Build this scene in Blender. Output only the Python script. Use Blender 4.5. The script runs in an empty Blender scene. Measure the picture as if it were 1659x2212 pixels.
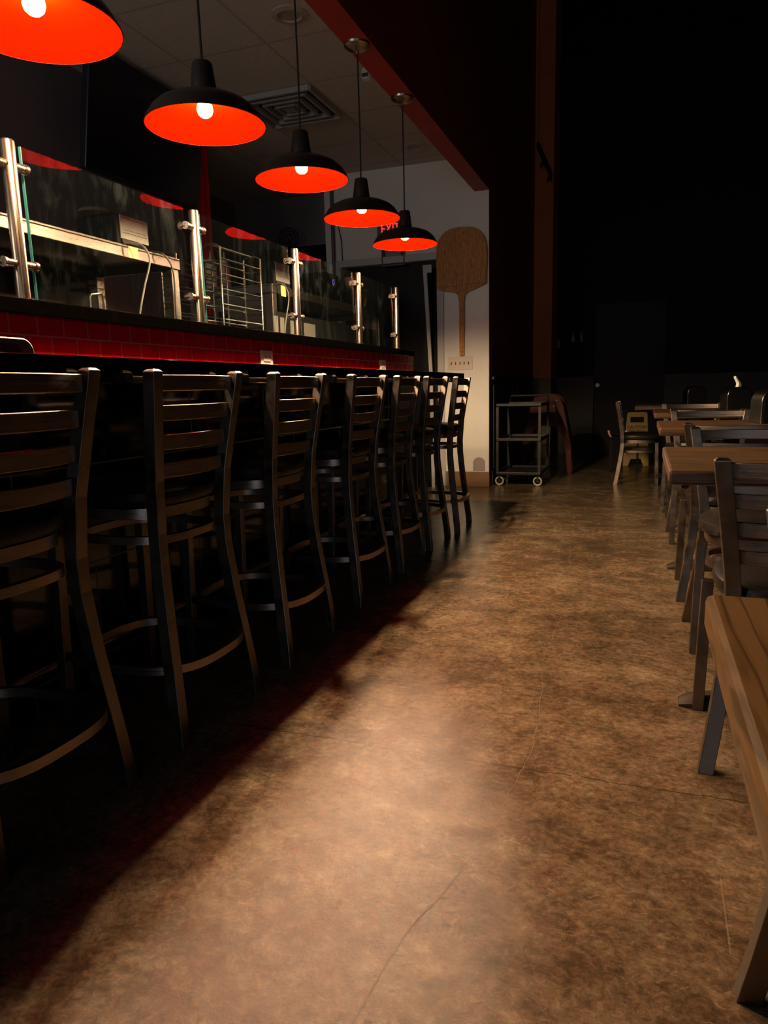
import bpy, bmesh, math, random
from mathutils import Vector, Matrix
random.seed(4)
PI=math.pi
SC=bpy.context.scene
COL=SC.collection
# ------------------------------------------------------------------ camera
cam=bpy.data.cameras.new('camera'); co=bpy.data.objects.new('camera',cam); COL.objects.link(co)
cam.sensor_fit='VERTICAL'; cam.sensor_height=36.0; cam.sensor_width=27.0; cam.lens=1540.0/2212*36
cam.clip_start=.05; cam.clip_end=100
Rm=Matrix(((0.941141, -0.034154, 0.336284), (0.337059, 0.169582, -0.926085), (-0.025398, 0.984924, 0.171112)))
co.matrix_world=Matrix.Translation((0,0,.975)) @ Rm.to_4x4()
SC.camera=co
# ------------------------------------------------------------------ world, exposure
w=bpy.data.worlds.new('world'); SC.world=w; w.use_nodes=True
bg=w.node_tree.nodes['Background']; bg.inputs[0].default_value=(.85,.87,.95,1); bg.inputs[1].default_value=.07
SC.view_settings.view_transform='Standard'; SC.view_settings.look='None'
SC.view_settings.exposure=0.0; SC.view_settings.gamma=1; SC.view_settings.use_curve_mapping=False
BULB=3200.0
def area(name,loc,target,size,power,color):
    l=bpy.data.lights.new(name,'AREA'); l.shape='RECTANGLE'; l.size,l.size_y=size; l.energy=power; l.color=color
    o=bpy.data.objects.new(name,l); COL.objects.link(o); o.location=loc
    o.rotation_euler=(Vector(target)-Vector(loc)).to_track_quat('-Z','Y').to_euler(); return o
area('street_window_light',(1.3,-3.2,.95),(0.5,3,.8),(2.6,1.7),13.0,(.62,.78,1))
area('kitchen_fill_light',(-3.0,-.6,2.2),(-2.4,4,2.6),(1.2,.8),20.0,(1,.92,.86))  # added fill that lifts the dim kitchen ceiling and walls, not a real window
# ------------------------------------------------------------------ materials
def mat(name,color,rough=.5,metal=0,spec=.5,emit=None,es=0,noise=0,nscale=20,bump=0,trans=0,ior=1.45,coat=0,stretch=(1,1,1)):
    m=bpy.data.materials.new(name); m.use_nodes=True; nt=m.node_tree; b=nt.nodes['Principled BSDF']
    b.inputs['Base Color'].default_value=(*color,1); b.inputs['Roughness'].default_value=rough
    b.inputs['Metallic'].default_value=metal; b.inputs['Specular IOR Level'].default_value=spec
    b.inputs['Transmission Weight'].default_value=trans; b.inputs['IOR'].default_value=ior
    b.inputs['Coat Weight'].default_value=coat
    if emit: b.inputs['Emission Color'].default_value=(*emit,1); b.inputs['Emission Strength'].default_value=es
    if noise or bump:
        tc=nt.nodes.new('ShaderNodeTexCoord'); mp=nt.nodes.new('ShaderNodeMapping'); mp.inputs['Scale'].default_value=stretch
        nt.links.new(tc.outputs['Object'],mp.inputs[0])
        n=nt.nodes.new('ShaderNodeTexNoise'); n.inputs['Scale'].default_value=nscale; n.inputs['Detail'].default_value=6
        nt.links.new(mp.outputs[0],n.inputs['Vector'])
        if noise:
            r=nt.nodes.new('ShaderNodeMapRange'); r.inputs[1].default_value=.3; r.inputs[2].default_value=.7
            r.inputs[3].default_value=1-noise; r.inputs[4].default_value=1+noise
            nt.links.new(n.outputs[0],r.inputs[0])
            mx=nt.nodes.new('ShaderNodeVectorMath'); mx.operation='SCALE'; mx.inputs[0].default_value=color
            nt.links.new(r.outputs[0],mx.inputs['Scale']); nt.links.new(mx.outputs[0],b.inputs['Base Color'])
        if bump:
            bp=nt.nodes.new('ShaderNodeBump'); bp.inputs['Strength'].default_value=bump; bp.inputs['Distance'].default_value=.002
            nt.links.new(n.outputs[0],bp.inputs['Height']); nt.links.new(bp.outputs[0],b.inputs['Normal'])
    return m
class NT:
    def __init__(s,m): s.t=m.node_tree; s.b=s.t.nodes['Principled BSDF']
    def n(s,k,**kw):
        x=s.t.nodes.new('ShaderNode'+k)
        for a,v in kw.items(): setattr(x,a,v)
        return x
    def l(s,a,b): s.t.links.new(a,b)
    def math(s,op,a,b=None,c=None):
        x=s.n('Math',operation=op)
        for i,v in enumerate((a,b,c)):
            if v is None: continue
            if isinstance(v,(int,float)): x.inputs[i].default_value=v
            else: s.l(v,x.inputs[i])
        return x.outputs[0]
    def noise(s,vec,scale,detail=8,rough=.6,dist=0):
        x=s.n('TexNoise'); x.inputs['Scale'].default_value=scale; x.inputs['Detail'].default_value=detail
        x.inputs['Roughness'].default_value=rough; x.inputs['Distortion'].default_value=dist; s.l(vec,x.inputs['Vector']); return x.outputs[0]
    def mapping(s,vec,sc=(1,1,1),rot=(0,0,0),loc=(0,0,0)):
        x=s.n('Mapping'); x.inputs['Scale'].default_value=sc; x.inputs['Rotation'].default_value=rot; x.inputs['Location'].default_value=loc
        s.l(vec,x.inputs[0]); return x.outputs[0]
    def ramp(s,fac,stops):
        x=s.n('ValToRGB'); e=x.color_ramp.elements
        while len(e)<len(stops): e.new(.5)
        for i,(p,c) in enumerate(stops): e[i].position=p; e[i].color=(*c,1) if len(c)==3 else c
        s.l(fac,x.inputs[0]); return x.outputs[0]
    def mix(s,fac,a,b,mode='MIX'):
        x=s.n('Mix',data_type='RGBA',blend_type=mode)
        for i,v in ((0,fac),(6,a),(7,b)):
            if isinstance(v,(int,float)): x.inputs[i].default_value=v
            elif isinstance(v,tuple): x.inputs[i].default_value=(*v,1)
            else: s.l(v,x.inputs[i])
        return x.outputs[2]
def floor_mat():
    m=mat('stained_concrete',(.2,.13,.08),.35,spec=.2); k=NT(m)
    P=k.n('TexCoord').outputs['Object']
    big=k.noise(k.mapping(P,(1.0,1.3,1)),1.5,6,.6,.2)
    mid=k.noise(k.mapping(P,(1.1,1.25,1),(0,0,.3),(3,1,0)),6.5,12,.78,.35)
    fine=k.noise(k.mapping(P,(1,1.2,1),(0,0,.1),(7,2,0)),45,10,.8,.5)
    s1=k.math('ADD',k.math('MULTIPLY',big,.40),k.math('MULTIPLY',mid,.70)); s1=k.math('ADD',s1,k.math('MULTIPLY',fine,.75))
    s1=k.math('MULTIPLY',s1,.54)
    c=k.ramp(s1,[(.40,(.040,.025,.014)),(.46,(.080,.051,.029)),(.51,(.128,.085,.050)),(.56,(.205,.142,.086)),(.64,(.35,.255,.165))])
    # scratches: thin pale streaks in several directions
    sc=None
    for i,(rot,sx) in enumerate(((.35,1),(-.5,2),(1.3,3))):
        wv=k.noise(k.mapping(P,(60,2.2,1),(0,0,rot),(sx,sx*2,0)),1.0,3,.5,.3)
        t=k.math('MULTIPLY',k.math('GREATER_THAN',wv,.735),k.math('GREATER_THAN',k.noise(k.mapping(P,(1,1,1),(0,0,0),(sx*5,0,0)),2.3,2),.54))
        sc=t if sc is None else k.math('MAXIMUM',sc,t)
    c=k.mix(k.math('MULTIPLY',sc,.3),c,(.36,.27,.17))
    # pale flaky patches
    fl=k.noise(k.mapping(P,(1,2.0,1),(0,0,-.2),(11,4,0)),17,10,.8,2.0)
    fm=k.math('MULTIPLY',k.math('GREATER_THAN',fl,.60),k.math('GREATER_THAN',k.noise(P,1.4,3),.50))
    c=k.mix(k.math('MULTIPLY',fm,.38),c,(.34,.245,.15))
    # control joint across the aisle
    sep=k.n('SeparateXYZ'); k.l(P,sep.inputs[0])
    jn=k.math('MULTIPLY',k.math('SUBTRACT',k.noise(P,9,4),.5),.03)
    d=k.math('ABSOLUTE',k.math('SUBTRACT',k.math('ADD',sep.outputs[1],jn),1.712))
    j=k.math('MULTIPLY',k.math('LESS_THAN',d,.0022),k.math('GREATER_THAN',k.noise(P,7,4),.44))
    d2=k.math('ABSOLUTE',k.math('SUBTRACT',k.math('ADD',sep.outputs[1],jn),6.3))
    j=k.math('MAXIMUM',j,k.math('LESS_THAN',d2,.004))
    c=k.mix(k.math('MULTIPLY',j,.8),c,(.03,.018,.01))
    k.l(c,k.b.inputs['Base Color'])
    rg=k.n('MapRange'); rg.inputs[1].default_value=.3; rg.inputs[2].default_value=.7; rg.inputs[3].default_value=.12; rg.inputs[4].default_value=.25
    k.l(k.math('ADD',k.math('MULTIPLY',mid,.35),k.math('MULTIPLY',k.noise(P,70,8,.8),.65)),rg.inputs[0]); k.l(rg.outputs[0],k.b.inputs['Roughness'])
    bp=k.n('Bump'); bp.inputs['Strength'].default_value=.22; bp.inputs['Distance'].default_value=.002
    h=k.math('ADD',k.noise(P,120,6,.7),k.math('MULTIPLY',fine,1.2))
    k.l(h,bp.inputs['Height']); k.l(bp.outputs[0],k.b.inputs['Normal'])
    return m
def wood_mat(name,a,b,axis='x',scale=1.0,rough=.4):
    m=mat(name,a,rough); k=NT(m); P=k.n('TexCoord').outputs['Object']
    st={'x':(.9,9,9),'y':(9,.9,9),'z':(9,9,.9)}[axis]
    V=k.mapping(P,tuple(v*scale for v in st))
    dn=k.noise(V,1.6,4,.55,.6)
    wv=k.math('FRACT',k.math('MULTIPLY',dn,9.0))
    c=k.ramp(wv,[(0,b),(.3,a),(.6,a),(1,b)])
    fine=k.noise(k.mapping(P,tuple(v*6*scale for v in st)),2.5,5)
    c=k.mix(k.math('MULTIPLY',fine,.5),c,tuple(v*.55 for v in a))
    k.l(c,k.b.inputs['Base Color']); return m
def tile_mat(name,col,grout,u,bw,bh,rough,uaxis,off=(0,0),mortar=.004,var=.1):
    m=mat(name,col,rough); k=NT(m); P=k.n('TexCoord').outputs['Object']
    s=k.n('SeparateXYZ'); k.l(P,s.inputs[0]); cb=k.n('CombineXYZ')
    k.l(s.outputs[uaxis],cb.inputs[0]); k.l(s.outputs[2],cb.inputs[1])
    V=k.mapping(cb.outputs[0],(1,1,1),(0,0,0),(off[0],off[1],0))
    br=k.n('TexBrick'); br.inputs['Scale'].default_value=1; br.inputs['Brick Width'].default_value=bw; br.inputs['Row Height'].default_value=bh
    br.inputs['Mortar Size'].default_value=mortar; br.inputs['Color1'].default_value=(*col,1); br.inputs['Color2'].default_value=(*[v*(1-var) for v in col],1)
    br.inputs['Mortar'].default_value=(*grout,1); br.offset=u; br.inputs['Bias'].default_value=0
    k.l(V,br.inputs['Vector']); k.l(br.outputs[0],k.b.inputs['Base Color'])
    r=k.math('ADD',k.math('MULTIPLY',br.outputs['Fac'],.5),rough); k.l(r,k.b.inputs['Roughness'])
    bp=k.n('Bump'); bp.inputs['Strength'].default_value=.4; bp.inputs['Distance'].default_value=.002; bp.invert=True
    k.l(br.outputs['Fac'],bp.inputs['Height']); k.l(bp.outputs[0],k.b.inputs['Normal'])
    return m
def ceil_mat():
    m=mat('ceiling_tile',(.55,.53,.5),.9); k=NT(m); P=k.n('TexCoord').outputs['Object']
    s=k.n('SeparateXYZ'); k.l(P,s.inputs[0])
    def ln(o,off):
        f=k.math('FRACT',k.math('DIVIDE',k.math('ADD',o,off+61),.61)); return k.math('LESS_THAN',k.math('ABSOLUTE',k.math('SUBTRACT',f,.5)),.015)
    g=k.math('MAXIMUM',ln(s.outputs[0],2.2+.305),ln(s.outputs[1],-5.42+.305))
    base=k.ramp(k.noise(P,60,4),[(.3,(.46,.44,.42)),(.7,(.58,.56,.53))])
    k.l(k.mix(k.math('MULTIPLY',g,.6),base,(.3,.27,.26)),k.b.inputs['Base Color']); return m
def steel_mat(name,col,rough,stretch=(1,60,1)):
    m=mat(name,col,rough,1); k=NT(m); P=k.n('TexCoord').outputs['Object']
    n=k.noise(k.mapping(P,stretch),6,5)
    r=k.n('MapRange'); r.inputs[1].default_value=.3; r.inputs[2].default_value=.7; r.inputs[3].default_value=rough*.7; r.inputs[4].default_value=rough*1.4
    k.l(n,r.inputs[0]); k.l(r.outputs[0],k.b.inputs['Roughness']); 
    c=k.ramp(n,[(.3,tuple(v*.75 for v in col)),(.7,col)]); k.l(c,k.b.inputs['Base Color']); return m
def glass_mat():
    m=bpy.data.materials.new('smudged_glass'); m.use_nodes=True; t=m.node_tree; t.nodes.clear()
    class K(NT):
        def __init__(s): s.t=t
    k=K(); out=k.n('OutputMaterial'); P=k.n('TexCoord').outputs['Object']
    tr=k.n('BsdfTransparent'); tr.inputs[0].default_value=(.93,.97,.95,1)
    gl=k.n('BsdfGlossy'); gl.inputs['Roughness'].default_value=.02
    df=k.n('BsdfDiffuse'); df.inputs[0].default_value=(.75,.8,.8,1)
    fr=k.n('Fresnel'); fr.inputs[0].default_value=1.5
    m1=k.n('MixShader'); ge=k.n('NewGeometry'); k.l(k.math('MULTIPLY',fr.outputs[0],k.math('SUBTRACT',1.0,ge.outputs['Backfacing'])),m1.inputs[0]); k.l(tr.outputs[0],m1.inputs[1]); k.l(gl.outputs[0],m1.inputs[2])
    a=k.noise(k.mapping(P,(1,3,.7),(.5,0,0)),5,8,.65,1.8); b=k.noise(P,1.7,2)
    sm=k.math('MULTIPLY',k.math('MAXIMUM',k.math('SUBTRACT',a,.53),0.0),k.math('MAXIMUM',k.math('SUBTRACT',b,.38),0.0))
    sm=k.math('ADD',k.math('MULTIPLY',sm,.2),.0003)
    m2=k.n('MixShader'); k.l(sm,m2.inputs[0]); k.l(m1.outputs[0],m2.inputs[1]); k.l(df.outputs[0],m2.inputs[2])
    k.l(m2.outputs[0],out.inputs[0]); return m
M=dict(
 floor=floor_mat(), tan=mat('tan_baseboard',(.23,.13,.065),.5,noise=.1,nscale=8),
 white=mat('off_white_wall',(.80,.76,.70),.35,noise=.04,nscale=3,bump=.1), trim=mat('white_trim',(.55,.53,.52),.45),
 dwall=mat('dark_maroon_wall',(.20,.045,.026),.6,noise=.1,nscale=4), redpaint=mat('brick_red_paint',(.33,.02,.018),.5,noise=.06,nscale=5),
 orange=mat('rust_orange_paint',(.80,.24,.075),.6,noise=.08,nscale=3), wains=mat('dark_wainscot',(.03,.024,.016),.5),
 wainl=mat('olive_wainscot',(.16,.12,.065),.5), kdark=mat('plum_black_wall',(.20,.155,.165),.6), kgrey=mat('dim_grey_wall',(.28,.26,.26),.6),
 black=mat('black',(.006,.006,.0065),.6,spec=.2), blackg=mat('black_gloss',(.010,.012,.02),.2), void=mat('black_door_paint',(.004,.004,.004),.5,spec=.3),
 granite=mat('black_granite',(.0014,.0012,.001),.07,noise=.3,nscale=60,spec=.2),
 btile=tile_mat('black_gloss_tile',(.006,.006,.006),(.10,.085,.06),.5,.6,.325,.07,1,(.24,-.1025),.003),
 rtile=tile_mat('red_gloss_tile',(.62,.004,.02),(.5,.13,.12),.5,.105,.108,.18,1,(0,-1.157+.108*10),.0022),
 steel=steel_mat('brushed_steel',(.20,.175,.15),.36,(1,4,60)), post=steel_mat('polished_post_steel',(.44,.34,.26),.26,(60,60,1)),
 chrome=mat('chrome',(.30,.28,.26),.22,1), dark=steel_mat('hammered_dark_frame',(.23,.185,.15),.34,(3,3,3)),
 slat=steel_mat('clear_coat_slat',(.36,.28,.23),.34,(1,1,40)), vinyl=mat('black_vinyl',(.014,.011,.010),.33,spec=.3,bump=.3,nscale=180),
 shade=mat('black_enamel',(.03,.022,.018),.35), lining=mat('red_enamel_lining',(.30,.0006,.00002),.6,spec=0),
 bulb=mat('lit_bulb',(1,.9,.8),.5,emit=(1,.75,.44),es=BULB), nickel=mat('brushed_nickel',(.42,.37,.3),.3,1),
 cord=mat('black_cord',(.015,.014,.013),.5), wood=wood_mat('oak_table',(.10,.050,.021),(.026,.011,.004),'x',.6,.4),
 wood_y=wood_mat('oak_table_long',(.17,.085,.032),(.05,.022,.008),'y',1.1,.33), peel=wood_mat('peel_wood',(.72,.29,.04),(.24,.10,.025),'z',2.2,.5),
 iron=mat('cast_iron',(.03,.022,.016),.55,0,spec=.15), greycord=mat('grey_cord',(.10,.09,.075),.5), ceil=ceil_mat(), screen=mat('dark_screen',(.012,.014,.024),.35), plate=mat('ivory_plate',(.72,.62,.52),.35),
 slot=mat('dark_slot',(.03,.025,.02),.6), grey=mat('grey_matte',(.33,.28,.26),.6), ypl=mat('yellow_plastic',(.34,.21,.01),.4), ink=mat('black_ink',(.02,.015,.01),.6),
 cart=mat('charcoal_resin',(.022,.022,.019),.45,noise=.2,nscale=30), tyre=mat('grey_caster',(.5,.46,.38),.4), rpanel=mat('oxblood_panel',(.07,.017,.009),.5,spec=.2),
 neon=mat('red_sign_glow',(.5,.0,.0),.5,emit=(1,.03,.02),es=2.2), frame=mat('dark_frame',(.12,.10,.10),.4), glass=glass_mat(), gedge=mat('green_glass_edge',(.02,.10,.09),.15),
 paper=mat('paper',(.13,.12,.10),.7), purple=mat('violet_ring',(.1,.05,.3),.5,emit=(.30,.13,1),es=1.6), green=mat('green_lid',(.02,.30,.15),.4),
 tub=mat('smoky_tub',(.10,.12,.03),.25), pinkish=mat('pale_pink_plastic',(.62,.33,.26),.5), cream=mat('cream_bottle',(.68,.50,.34),.4), peach=mat('peach_sauce',(.60,.30,.2),.4),
 drape=mat('red_drape',(.85,.015,.025),.35), label=mat('grey_label',(.42,.40,.36),.5,noise=.08,nscale=40), tissue=mat('white_tissue',(.85,.83,.78),.8),
 redbin=mat('red_bin',(.3,.006,.008),.4), floorchip=mat('dark_chip',(.02,.01,.008),.5), crackp=mat('pale_crack',(.14,.094,.052),.4), crackd=mat('dark_crack',(.045,.025,.012),.5), tape=mat('yellow_tape',(.62,.6,.2),.5), rust=mat('rusty_foot',(.09,.04,.02),.6),
 bluecan=mat('can_trim',(.42,.38,.36),.5), grille=mat('grey_grille',(.34,.32,.31),.5),
)
# ------------------------------------------------------------------ mesh helpers
def box(bm,x0,x1,y0,y1,z0,z1):
    vs=[bm.verts.new((x,y,z)) for x in(x0,x1) for y in(y0,y1) for z in(z0,z1)]
    for f in((0,1,3,2),(4,6,7,5),(0,4,5,1),(2,3,7,6),(0,2,6,4),(1,5,7,3)): bm.faces.new([vs[i] for i in f])
def rings(bm,L,cap=True,close=False):
    n=len(L[0]); V=[[bm.verts.new(p) for p in r] for r in L]; m=len(V)
    for i in range(m if close else m-1):
        a,b=V[i],V[(i+1)%m]
        for j in range(n): bm.faces.new((a[j],a[(j+1)%n],b[(j+1)%n],b[j]))
    if cap and not close:
        bm.faces.new(V[0][::-1]); bm.faces.new(V[-1])
def tube(bm,pts,r,seg=10,close=False):
    pts=[Vector(p) for p in pts]; n=len(pts); L=[]; up=None
    for i,p in enumerate(pts):
        a=pts[(i-1)%n] if (close or i>0) else p; b=pts[(i+1)%n] if (close or i<n-1) else p
        t=(b-a).normalized()
        if up is None: up=Vector((0,0,1)) if abs(t.z)<.9 else Vector((1,0,0))
        s=t.cross(up).normalized(); up=s.cross(t).normalized()
        L.append([p+r*(math.cos(q*2*PI/seg)*s+math.sin(q*2*PI/seg)*up) for q in range(seg)])
    rings(bm,L,True,close)
def sweep(bm,pts,w,d,cap=0):   # square section held level, for near-vertical posts
    L=[[(x-w/2,y-d/2,z),(x+w/2,y-d/2,z),(x+w/2,y+d/2,z),(x-w/2,y+d/2,z)] for x,y,z in pts]
    if cap: x,y,z=pts[-1]; L.append([(x-w*.3,y-d*.3,z+cap),(x+w*.3,y-d*.3,z+cap),(x+w*.3,y+d*.3,z+cap),(x-w*.3,y+d*.3,z+cap)])
    rings(bm,L)
def lathe(bm,prof,seg=32,c=(0,0,0),cap=False):
    L=[[(c[0]+r*math.cos(q*2*PI/seg),c[1]+r*math.sin(q*2*PI/seg),c[2]+z) for q in range(seg)] for r,z in prof]
    rings(bm,L,cap)
def prism(bm,poly,ax,a,b):     # polygon in the other two axes, extruded along ax from a to b
    def P(u,v,w): return {'x':(w,u,v),'y':(u,w,v),'z':(u,v,w)}[ax]
    A=[bm.verts.new(P(u,v,a)) for u,v in poly]; B=[bm.verts.new(P(u,v,b)) for u,v in poly]; n=len(poly)
    bm.faces.new(A); bm.faces.new(B[::-1])
    for i in range(n): bm.faces.new((A[i],B[i],B[(i+1)%n],A[(i+1)%n]))
def bowed(bm,hw,z0,z1,y0,bow,th,n=14):
    L=[]
    for i in range(n+1):
        x=-hw+2*hw*i/n; y=y0-bow*(1-(x/hw)**2)
        L.append([(x,y-th/2,z0),(x,y+th/2,z0),(x,y+th/2,z1),(x,y-th/2,z1)])
    rings(bm,L)
def sup(hx,hy,cx,cy,z,n=36,e=2.6):
    o=[]
    for i in range(n):
        t=2*PI*i/n; c,s=math.cos(t),math.sin(t)
        o.append((cx+hx*math.copysign(abs(c)**(2/e),c),cy+hy*math.copysign(abs(s)**(2/e),s),z))
    return o
def text(s,size,ex,m,name,parent,loc,rot,sx=1.0,bold=0.0):
    c=bpy.data.curves.new(name,'FONT'); c.body=s; c.size=size; c.extrude=ex; c.align_x='CENTER'; c.offset=bold
    o=bpy.data.objects.new(name,c); COL.objects.link(o); dg=bpy.context.evaluated_depsgraph_get()
    me=bpy.data.meshes.new_from_object(o.evaluated_get(dg)); bpy.data.objects.remove(o)
    me.materials.clear(); me.materials.append(m)
    o=bpy.data.objects.new(name,me); COL.objects.link(o); o.location=loc; o.rotation_euler=rot; o.scale=(sx,1,1)
    if parent: o.parent=parent
    return o
def fin(name,bm,m,parent=None,smooth=False,bev=0):
    bmesh.ops.recalc_face_normals(bm,faces=bm.faces)
    me=bpy.data.meshes.new(name); bm.to_mesh(me); bm.free(); me.materials.append(m)
    o=bpy.data.objects.new(name,me); COL.objects.link(o)
    if smooth:
        me.polygons.foreach_set('use_smooth',[True]*len(me.polygons))
        try: me.set_sharp_from_angle(angle=math.radians(38))
        except Exception: pass
    if parent: o.parent=parent
    if bev:
        b=o.modifiers.new('bevel','BEVEL'); b.width=bev; b.segments=2; b.limit_method='ANGLE'; b.angle_limit=math.radians(40)
    return o
def mk(name,m,fn,parent=None,smooth=False,bev=0):
    bm=bmesh.new(); fn(bm); return fin(name,bm,m,parent,smooth,bev)
def bx(name,m,b,parent=None,bev=0): return mk(name,m,lambda q:box(q,*b),parent,False,bev)
def boxes(name,m,bs,parent=None,bev=0):
    def f(q):
        for b in bs: box(q,*b)
    return mk(name,m,f,parent,False,bev)
def tag(o,label,cat,group=None):
    o['label']=label; o['category']=cat
    if group: o['group']=group
    return o
def thing(name,loc,label,cat,group=None,rz=0):
    o=bpy.data.objects.new(name,None); COL.objects.link(o); o.location=loc; o.rotation_euler=(0,0,rz); o.empty_display_size=.1
    return tag(o,label,cat,group)
def struct(name,m,bs,parent=None,bev=0):
    o=boxes(name,m,bs,parent,bev)
    if not parent: o['kind']='structure'
    return o
def dup(root,loc,rz,label,group=None):
    r=root.copy(); COL.objects.link(r); r.location=loc; r.rotation_euler=(0,0,rz); r['label']=label
    if group: r['group']=group
    for ch in list(root.children):
        c=ch.copy(); COL.objects.link(c); c.parent=r
        for g in list(ch.children):
            d=g.copy(); COL.objects.link(d); d.parent=c
    return r
# ------------------------------------------------------------------ setting
X1=-1.379
fl=struct('floor',M['floor'],[(-4.6,3.6,-3.6,11.2,-.12,0)])
def ribbon(name,m,pts,w):
    def f(q):
        V=[]
        for i,p in enumerate(pts):
            a=Vector(pts[max(i-1,0)]); b=Vector(pts[min(i+1,len(pts)-1)]); t=(b-a).normalized(); s=Vector((-t.y,t.x))*w*(.4+.6*random.random())
            V.append((q.verts.new((p[0]+s.x,p[1]+s.y,.0006)),q.verts.new((p[0]-s.x,p[1]-s.y,.0006))))
        for i in range(len(V)-1): q.faces.new((V[i][0],V[i+1][0],V[i+1][1],V[i][1]))
    return mk(name,m,f,fl)
def wob(pts,n=9,a=.008):
    o=[]
    for i in range(len(pts)-1):
        for j in range(n):
            t=j/n; o.append((pts[i][0]*(1-t)+pts[i+1][0]*t+random.uniform(-a,a)*.5,pts[i][1]*(1-t)+pts[i+1][1]*t+random.uniform(-a,a)))
    o.append(pts[-1]); return o
ribbon('crack',M['crackp'],wob([(-0.384,4.358),(-0.341,3.844),(-0.316,3.474),(-0.283,3.243),(-0.291,2.997),(-0.297,2.870),(-0.305,2.497),(-0.253,1.982),(-0.254,1.761),(-0.279,1.531)]),.0009)
ribbon('crack',M['crackd'],wob([(-0.311,1.311),(-0.332,1.203),(-0.361,1.128),(-0.374,1.059),(-0.383,0.996),(-0.388,0.944),(-0.392,0.877)],7,.003),.0018)
for (x,y,r) in [(-0.511,1.297,0.0055),(-0.306,1.124,0.0070),(-0.299,1.220,0.0050),(-0.459,1.283,0.0030),(-0.394,1.303,0.0035),(-0.550,0.952,0.0030),(-0.372,0.890,0.0060),(-0.352,1.508,0.0030)]:
    mk('chip',M['floorchip'],lambda q:q.faces.new([q.verts.new((x+r*(.7+.5*random.random())*math.cos(a),y+r*(.5+.4*random.random())*math.sin(a),.0006)) for a in [i*PI/5 for i in range(10)]]),fl)

ws=struct('wall_back',M['white'],[(-1.88,X1-.004,6.823,6.95,0,3.03),(-3.02,-1.88,6.823,6.95,2.16,3.03),(-3.02,-2.87,6.823,6.95,0,2.16),(-3.02,-2.98,6.95,7.4,0,3.03)])
struct('wall_kitchen_far',M['kgrey'],[(-4.4,-3.02,7.38,7.5,0,3.03)])
struct('wall_left',M['kdark'],[(-3.6,-3.48,-1.2,5.35,0,3.03),(-4.5,-3.6,5.25,5.35,0,3.03),(-4.5,-4.36,5.35,7.5,0,3.03)])
struct('ceiling',M['ceil'],[(-4.6,-1.516,-1.2,7.5,3.03,3.1)])
struct('wall_soffit',M['dwall'],[(-1.50,X1,-1.2,6.823,2.74,6.2)])
struct('trim_1',M['redpaint'],[(-1.516,X1+.0005,-1.2,6.823,2.728,2.74),(-1.516,-1.50,-1.2,6.823,2.74,3.03)])
struct('wall_dark',M['dwall'],[(-1.50,X1,6.95,9.7,1.06,6.2),(X1-.0039,X1,6.8235,6.95,1.06,6.2)])
def wain(q):
    box(q,-1.5,X1,6.951,9.7,0,1.03); box(q,X1-.0039,X1,6.8235,6.951,0,1.06); box(q,X1,X1+.02,6.95,9.7,1.03,1.06); box(q,X1,X1+.012,6.95,9.7,0,.14)
    y=7.0
    while y<9.6: box(q,X1,X1+.01,y,y+.30,.16,.98); y+=.36
o=mk('trim_2',M['wains'],wain); o['kind']='structure'
struct('wall_pilaster',M['orange'],[(X1,-1.145,9.7,10.3,1.05,6.2)])
struct('trim_3',M['wainl'],[(X1,-1.14,9.69,10.3,0,1.05),(X1,-1.335,9.675,9.69,.05,1.0),(-1.185,-1.14,9.675,9.69,.05,1.0),(-1.335,-1.185,9.675,9.69,.9,1.0)])
struct('wall_far',M['black'],[(-1.145,-.64,10.3,10.4,1.06,6.2),(-.64,.26,10.3,10.4,2.02,6.2),(.26,3.6,10.3,10.4,1.06,6.2)])
struct('trim_4',M['wains'],[(-1.145,-.64,10.28,10.4,0,1.06),(.26,3.6,10.28,10.4,0,1.06),(-1.145,-.64,10.26,10.28,1.0,1.06),(.26,3.6,10.26,10.28,1.0,1.06)])
d2=struct('door_2',M['void'],[(-.64,.26,10.34,10.39,0,2.02)])
mk('door_knob',M['chrome'],lambda q:tube(q,[(-.59,10.335,.94),(-.59,10.27,.94)],.028,14),d2,True)
struct('ceiling_main',M['black'],[(X1,3.6,-3.6,10.4,6.2,6.3)])
struct('wall_right_unseen',M['black'],[(3.6,3.7,-3.6,10.4,0,6.3)])  # unseen wall, added to keep world light off the far area
struct('baseboard_back',M['tan'],[(-1.81,X1+.002,6.808,6.823,0,.149)],bev=.004)
struct('trim_5',M['trim'],[(-1.88,-1.815,6.80,6.823,0,2.165),(-2.95,-1.815,6.80,6.823,2.16,2.225),(-2.95,-2.87,6.80,6.823,0,2.16)],bev=.004)
d1=struct('door_1',M['void'],[(-2.87,-1.88,6.90,6.945,0,2.16)])
mk('door_edge',M['trim'],lambda q:rings(q,[[(-1.985,6.70,2.1),(-1.95,6.70,2.1),(-1.95,6.72,2.1),(-1.985,6.72,2.1)],[(-1.935,6.70,1.1),(-1.905,6.70,1.1),(-1.905,6.72,1.1),(-1.935,6.72,1.1)],[(-1.925,6.70,.0),(-1.895,6.70,.0),(-1.895,6.72,.0),(-1.925,6.72,.0)]]),d1)
boxes('door_leaf',M['void'],[(-1.98,-1.94,6.72,6.90,.02,2.1)],d1)
bx('hinge',M['trim'],(-1.95,-1.90,6.70,6.72,2.03,2.10),d1)
tag(mk('arched_shape',M['grey'],lambda q:prism(q,[(-1.539,.156),(-1.42,.156),(-1.42,.235)]+[(-1.4795+.0595*math.cos(t),.235+.055*math.sin(t)) for t in [i*PI/10 for i in range(1,10)]]+[(-1.539,.235)],'y',6.819,6.8232)),'small grey arched shape low on the white wall above the tan baseboard','wall plate')  # thin flat grey arch shape laid over the wall
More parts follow.
